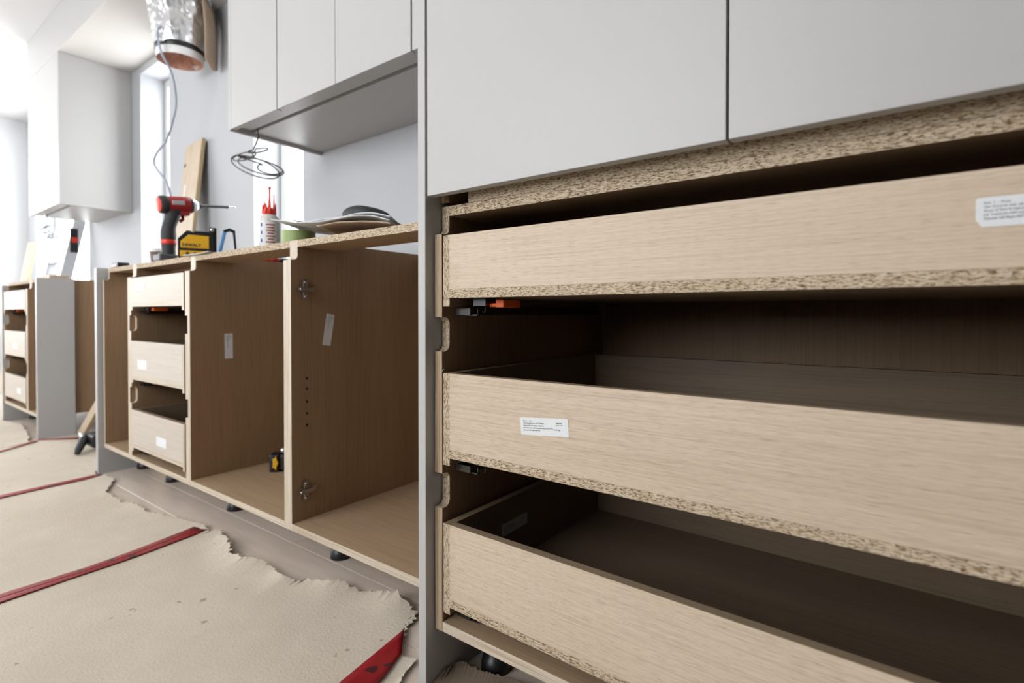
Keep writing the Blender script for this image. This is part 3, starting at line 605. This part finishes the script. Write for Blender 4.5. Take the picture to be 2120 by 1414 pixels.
# screwdrivers on the cabinet top
for k, (x, c, lab) in enumerate(((-1.930, 'redcap', 'screwdriver with a red handle lying on the cabinet top, the nearer of two'), (-1.913, 'red', 'second dark red screwdriver lying on the cabinet top'))):
    t = thing('screwdriver', lab, 'screwdriver', (x, 1.02+.03*k, ZR), 'screwdrivers on the cabinet top', local=True)
    ay = ((1, 0, 0), (0, 0, 1), (0, 1, 0))
    mb = MB(); mb.lathe([(0, 0), (.007, .003), (.008, .02), (.0065, .035), (.008, .05), (.008, .078), (.005, .09), (0, .09)], 12, 0, (0, 0, .008), ay, ms=[0, 0, 0, 1, 1, 0, 0]); mb.build('handle', [c, 'black'], t)
    mb = MB(); mb.lathe([(.003, .088), (.003, .16), (0, .162)], 8, 0, (0, 0, .008), ay); mb.build('shaft', 'steel', t)
# black and yellow tool on the deck of the open cabinet
t = thing('cordless_saw', 'black and yellow power tool on the deck of the open cabinet', 'power tool', (-1.76, 1.02, ZD+.0002), local=True, rz=math.radians(48))
mb = MB(); mb.box(-.052, -.018, -.026, .026, 0, .062); mb.box(-.046, -.022, -.030, .03, .006, .054); mb.build('motor_cap', 'black', t, bevel=.006, seg=2)
mb = MB(); mb.box(-.020, .07, -.022, .022, .004, .060); mb.box(.03, .11, -.018, .018, .010, .05); mb.build('body', 'rubber', t, bevel=.008, seg=2)
st = [(-.030+ (.013 if i % 2 else .019)*math.cos(math.radians(i*36))*.55, .034+(.018 if i % 2 else .027)*math.sin(math.radians(i*36))) for i in range(10)]
MB().prism(st, 'y', -.0335, -.025).build('yellow_plate', 'yellow', t, bevel=.001)
MB().box(.0, .06, -.0235, -.021, .034, .046).build('yellow_stripe', 'yellow', t)
mb = MB(); mb.lathe([(0, -.018), (.011, -.018), (.012, -.01), (.012, .02), (0, .02)], 16, 0, (0, 0, .070), ((0, 1, 0), (0, 0, 1), (1, 0, 0))); mb.build('chuck', 'steel', t)
# board leaning on the wall in the range gap
def board(name, label, top, bot, wdir, w, th, mats, extra=None, cat='board'):
    top, bot = Vector(top), Vector(bot); a = (top-bot).normalized(); wd = Vector(wdir); wd = (wd-a*wd.dot(a)).normalized(); n = a.cross(wd)
    t = thing(name, label, cat, bot); L2 = (top-bot).length/2
    mb = MB(); c = (top+bot)/2; mb.obox(c, (wd, n, a), (w/2, th/2, L2), 0); mb.m = [1, 1, 0, 0, 1, 1]
    mb.build('plank', mats, t, bevel=.001)
    return t, c, wd, n, a
t, c, wd, n, a = board('leaning_board', 'pale board leaning on the wall between the two windows', (-3.262, 1.348, 1.668), (-3.13, 1.12, .012), (1, 0, .06), .215, .02, ['pine', 'pineedge'])
q = c+a*.72-wd*.085+(n if n.y < 0 else -n)*.0102
mb = MB(); nn = (n if n.y < 0 else -n); mb.lathe([(0, .0008), (.012, .0008), (.0125, -.001)], 14, 0, q, (wd, a, nn)); mb.build('knot_hole', 'black', t)
sticker(t, c+a*.52-wd*.06+nn*.0101, wd if wd.cross(a).dot(nn) > 0 else -wd, a, .02, .075, None)
board('wood_offcut', 'short pale offcut leaning in the range gap beside the near end panel', (-3.12, .94, .44), (-3.645, .905, .014), (0, 0, 1), .050, .018, ['pine', 'pineedge'])
mb = MB(); mb.box(-2.818, -2.808, .77, .90, .0075, .46); tag(mb.build('thin_board', ['sheetpaper'], bevel=.0005, loc=(-2.813, .83, 0)), 'thin white board standing against the near end panel', 'board')
t = thing('power_tool', 'dark power tool on the floor in the range gap', 'power tool', (-3.255, .868, .006), local=True)
mb = MB(); mb.box(-.06, .07, -.03, .04, .02, .085); mb.build('body', 'black', t, bevel=.012, seg=2)
mb = MB(); mb.tube([(-.05, -.01, .06), (-.02, -.045, .05), (.03, -.075, .02), (.05, -.085, .008)], [.022, .02, .016, .012], 10); mb.build('handle', 'rubber', t)
mb = MB(); mb.lathe([(0, 0), (.018, 0), (.020, .02), (0, .022)], 16, 0, (-.045, -.032, .068), ((1, 0, 0), (0, 0, 1), (0, -1, 0))); mb.build('knob', 'steel', t)
# insulated duct hanging out of the soffit
t = thing('exhaust_duct', 'silver insulated flexible duct hanging from the soffit', 'duct', (-3.08, 1.2, 2.36))
def ring(z, r, tilt, n=72, wob=0, seed=0, cx=-3.08, cy=1.2):
    return [(cx+r*(1+wob*noise.noise((math.cos(a)*2.2+seed, math.sin(a)*2.2, z*9)))*math.cos(a), cy+r*(1+wob*noise.noise((math.cos(a)*2.2+seed, math.sin(a)*2.2, z*9)))*math.sin(a), z+tilt*(math.cos(a)*.80+math.sin(a)*.6)*-1) for a in [2*math.pi*i/n for i in range(n+1)]]
mb = MB(); zs = [2.3595-.0086*k for k in range(34)]; rows = []
for k, z in enumerate(zs):
    f = k/33; rows.append([(x+(x+3.08)*q, y+(y-1.2)*q, zz) for (x, y, zz) in ring(z, .148-.036*f**1.2, 0) for q in [(1-.75*f)*(.16*noise.noise((x*16, y*16, zz*11))+.10*abs(noise.noise((x*34, y*34, zz*26))))]])
mb.grid(rows, smooth=False); mb.build('foil_sleeve', 'foil', t)
mb = MB(); mb.grid([ring(2.090, .113, 0), ring(2.086, .1155, 0), ring(2.066, .1155, 0), ring(2.062, .112, 0)]); mb.build('strap', 'black', t)
mb = MB(); mb.grid([ring(2.078, .1105, 0), ring(2.035, .1085, 0), ring(2.024, .1065, 0)]); mb.build('inner_collar', 'white', t)
mb = MB(); mb.grid([ring(2.0235, .106, 0), ring(2.05, .100, 0, wob=.22), ring(2.075, .090, 0, wob=.4, seed=3), ring(2.10, .07, 0, wob=.5, seed=5), ring(2.12, .05, 0, wob=.4), ring(2.13, .001, 0)]); mb.build('insulation', 'copper', t)
mb = MB(); fl = []
for k in range(10):
    f = k/9; fl.append([(-2.945+.045*s+.012*math.sin(f*4), 1.285-.05*s+.02*f, 2.33-.33*f+.012*math.sin(s*3+f*5)) for s in (-1, -.5, 0, .5, 1)])
mb.grid(fl); mb.build('brown_strip', 'cardboard', t, solid=.006)  # curved brown strip hanging beside the duct
cp = [(-3.005, 1.085, 2.135), (-3.005, 1.072, 2.115), (-3.005, 1.07, 2.07), (-3.01, 1.09, 2.00), (-3.05, 1.15, 1.93), (-3.11, 1.19, 1.82), (-3.15, 1.19, 1.73), (-3.24, 1.19, 1.64), (-3.38, 1.19, 1.59), (-3.41, 1.19, 1.54), (-3.34, 1.19, 1.48), (-3.24, 1.19, 1.41), (-3.19, 1.19, 1.33), (-3.16, 1.19, 1.24), (-3.13, 1.19, 1.10)]
tag(MB().tube(spline(cp, 90), .0055, 8).build('power_cable', 'cablewhite', loc=(-3.05, 1.16, 2.1)), 'pale grey cable dangling out of the silver duct', 'cable')
def loop(c, rx, rz, tilt, y, a0, a1, n=26):
    return [(c[0]+rx*math.cos(a)*math.cos(tilt)-rz*math.sin(a)*math.sin(tilt), y+.02*math.sin(a*1.0), c[1]+rx*math.cos(a)*math.sin(tilt)+rz*math.sin(a)*math.cos(tilt)) for a in [a0+(a1-a0)*i/n for i in range(n+1)]]
def led_cable(label, x, z0, s=1, flip=1):
    y = 1.055
    path = [(x, y, z0), (x+.004*flip, y, z0-.03), (x-.015*flip, y, z0-.055), (x-.030*flip, y, z0-.068)]
    def L_(cx, cz, rx, rz, tl, a0, a1, dy=0): return [(x+flip*(p[0]), p[1], z0+p[2]) for p in loop((cx, cz), rx*s, rz*s, tl, y+dy, a0, a1)]
    path += L_(.0, -.082, .065, .014, -.16, 2.6, 2.6+6.0)
    path += L_(-.085, -.092, .080, .022, -.15, 1.0, 1.0+6.4, -.01)
    path += L_(-.005, -.140, .175, .024, -.33, 2.2, 2.2+6.5, .01)
    path += L_(.01, -.150, .185, .030, -.36, 2.6, 2.6+6.4, -.02)
    path += L_(.06, -.160, .085, .018, -.34, 2.8, 2.8+5.2, .015)
    return tag(MB().tube(spline(path, 320), .0025, 6).build('light_cable', 'cablebrown', loc=(x, y, z0)), label, 'cable', 'cables hanging below the wall cabinets')
led_cable('thin dark cable coiled below the near wall cabinet', -2.012, ZU+.012)
led_cable('thin cable hanging below the far wall cabinet', -4.98, ZU+.012, .45)
# ladder, board and tub at the far end
t = thing('step_ladder', 'aluminium ladder leaning before the far window', 'ladder', (-5.48, 1.03, 0))
def lad(z): return 1.02+.205*z
for x in (-5.71, -5.25):
    mb = MB(); d = Vector((0, .205, 1)).normalized(); c = Vector((x, lad(.8), .8)); mb.obox(c, ((1, 0, 0), d.cross(Vector((1, 0, 0))), d), (.014, .038, .805)); mb.build('rail', 'alu', t, bevel=.002)
for z in (.28, .56, .84, 1.12, 1.40):
    mb = MB(); mb.box(-5.696, -5.264, lad(z)-.03, lad(z)+.03, z-.014, z+.014); mb.build('rung', 'alu', t, bevel=.003)
mb = MB(); mb.box(-5.62, -5.34, lad(1.2)-.02, lad(1.2)-.004, .86, 1.10); mb.build('panel', 'alu', t)
mb = MB(); mb.box(-5.236, -5.2345, lad(1.25)-.03, lad(1.25)+.02, 1.17, 1.36); mb.build('warning_label', 'black', t)
mb = MB(); mb.box(-5.2345, -5.233, lad(1.27)-.025, lad(1.27)+.012, 1.25, 1.29); mb.build('warning_stripe', 'redcap', t)
mb = MB(); mb.box(-5.72, -5.24, lad(1.6)-.045, lad(1.6)+.02, 1.575, 1.63); mb.build('top_cap', 'black', t, bevel=.004)
board('leaning_plank', 'narrow plank leaning at the far left before the end wall', (-6.30, 1.235, 1.33), (-6.30, 1.02, .01), (1, .25, 0), .11, .02, ['pine', 'pineedge'])
t = thing('storage_tub', 'small blue plastic tub on the far cabinet beside the range gap', 'tub', (-3.93, 1.26, ZR), local=True)
mb = MB(); mb.prism([(-.05, 0), (.05, 0), (.06, .055), (-.06, .055)], 'y', -.06, .06); mb.build('tub_body', 'blue', t, bevel=.004); mb = MB(); mb.box(-.064, .064, -.064, .064, .0555, .066); mb.build('lid', 'white', t, bevel=.003)
mb = MB(); mb.obox((-3.88, .85, .8965), ((1, .1, 0), (-.1, 1, 0), (0, 0, 1)), (.075, .045, .009)); tag(mb.build('wood_block', ['pine'], bevel=.001, loc=(-3.88, .85, .888)), 'small wood offcut on top of the far end panel', 'block')
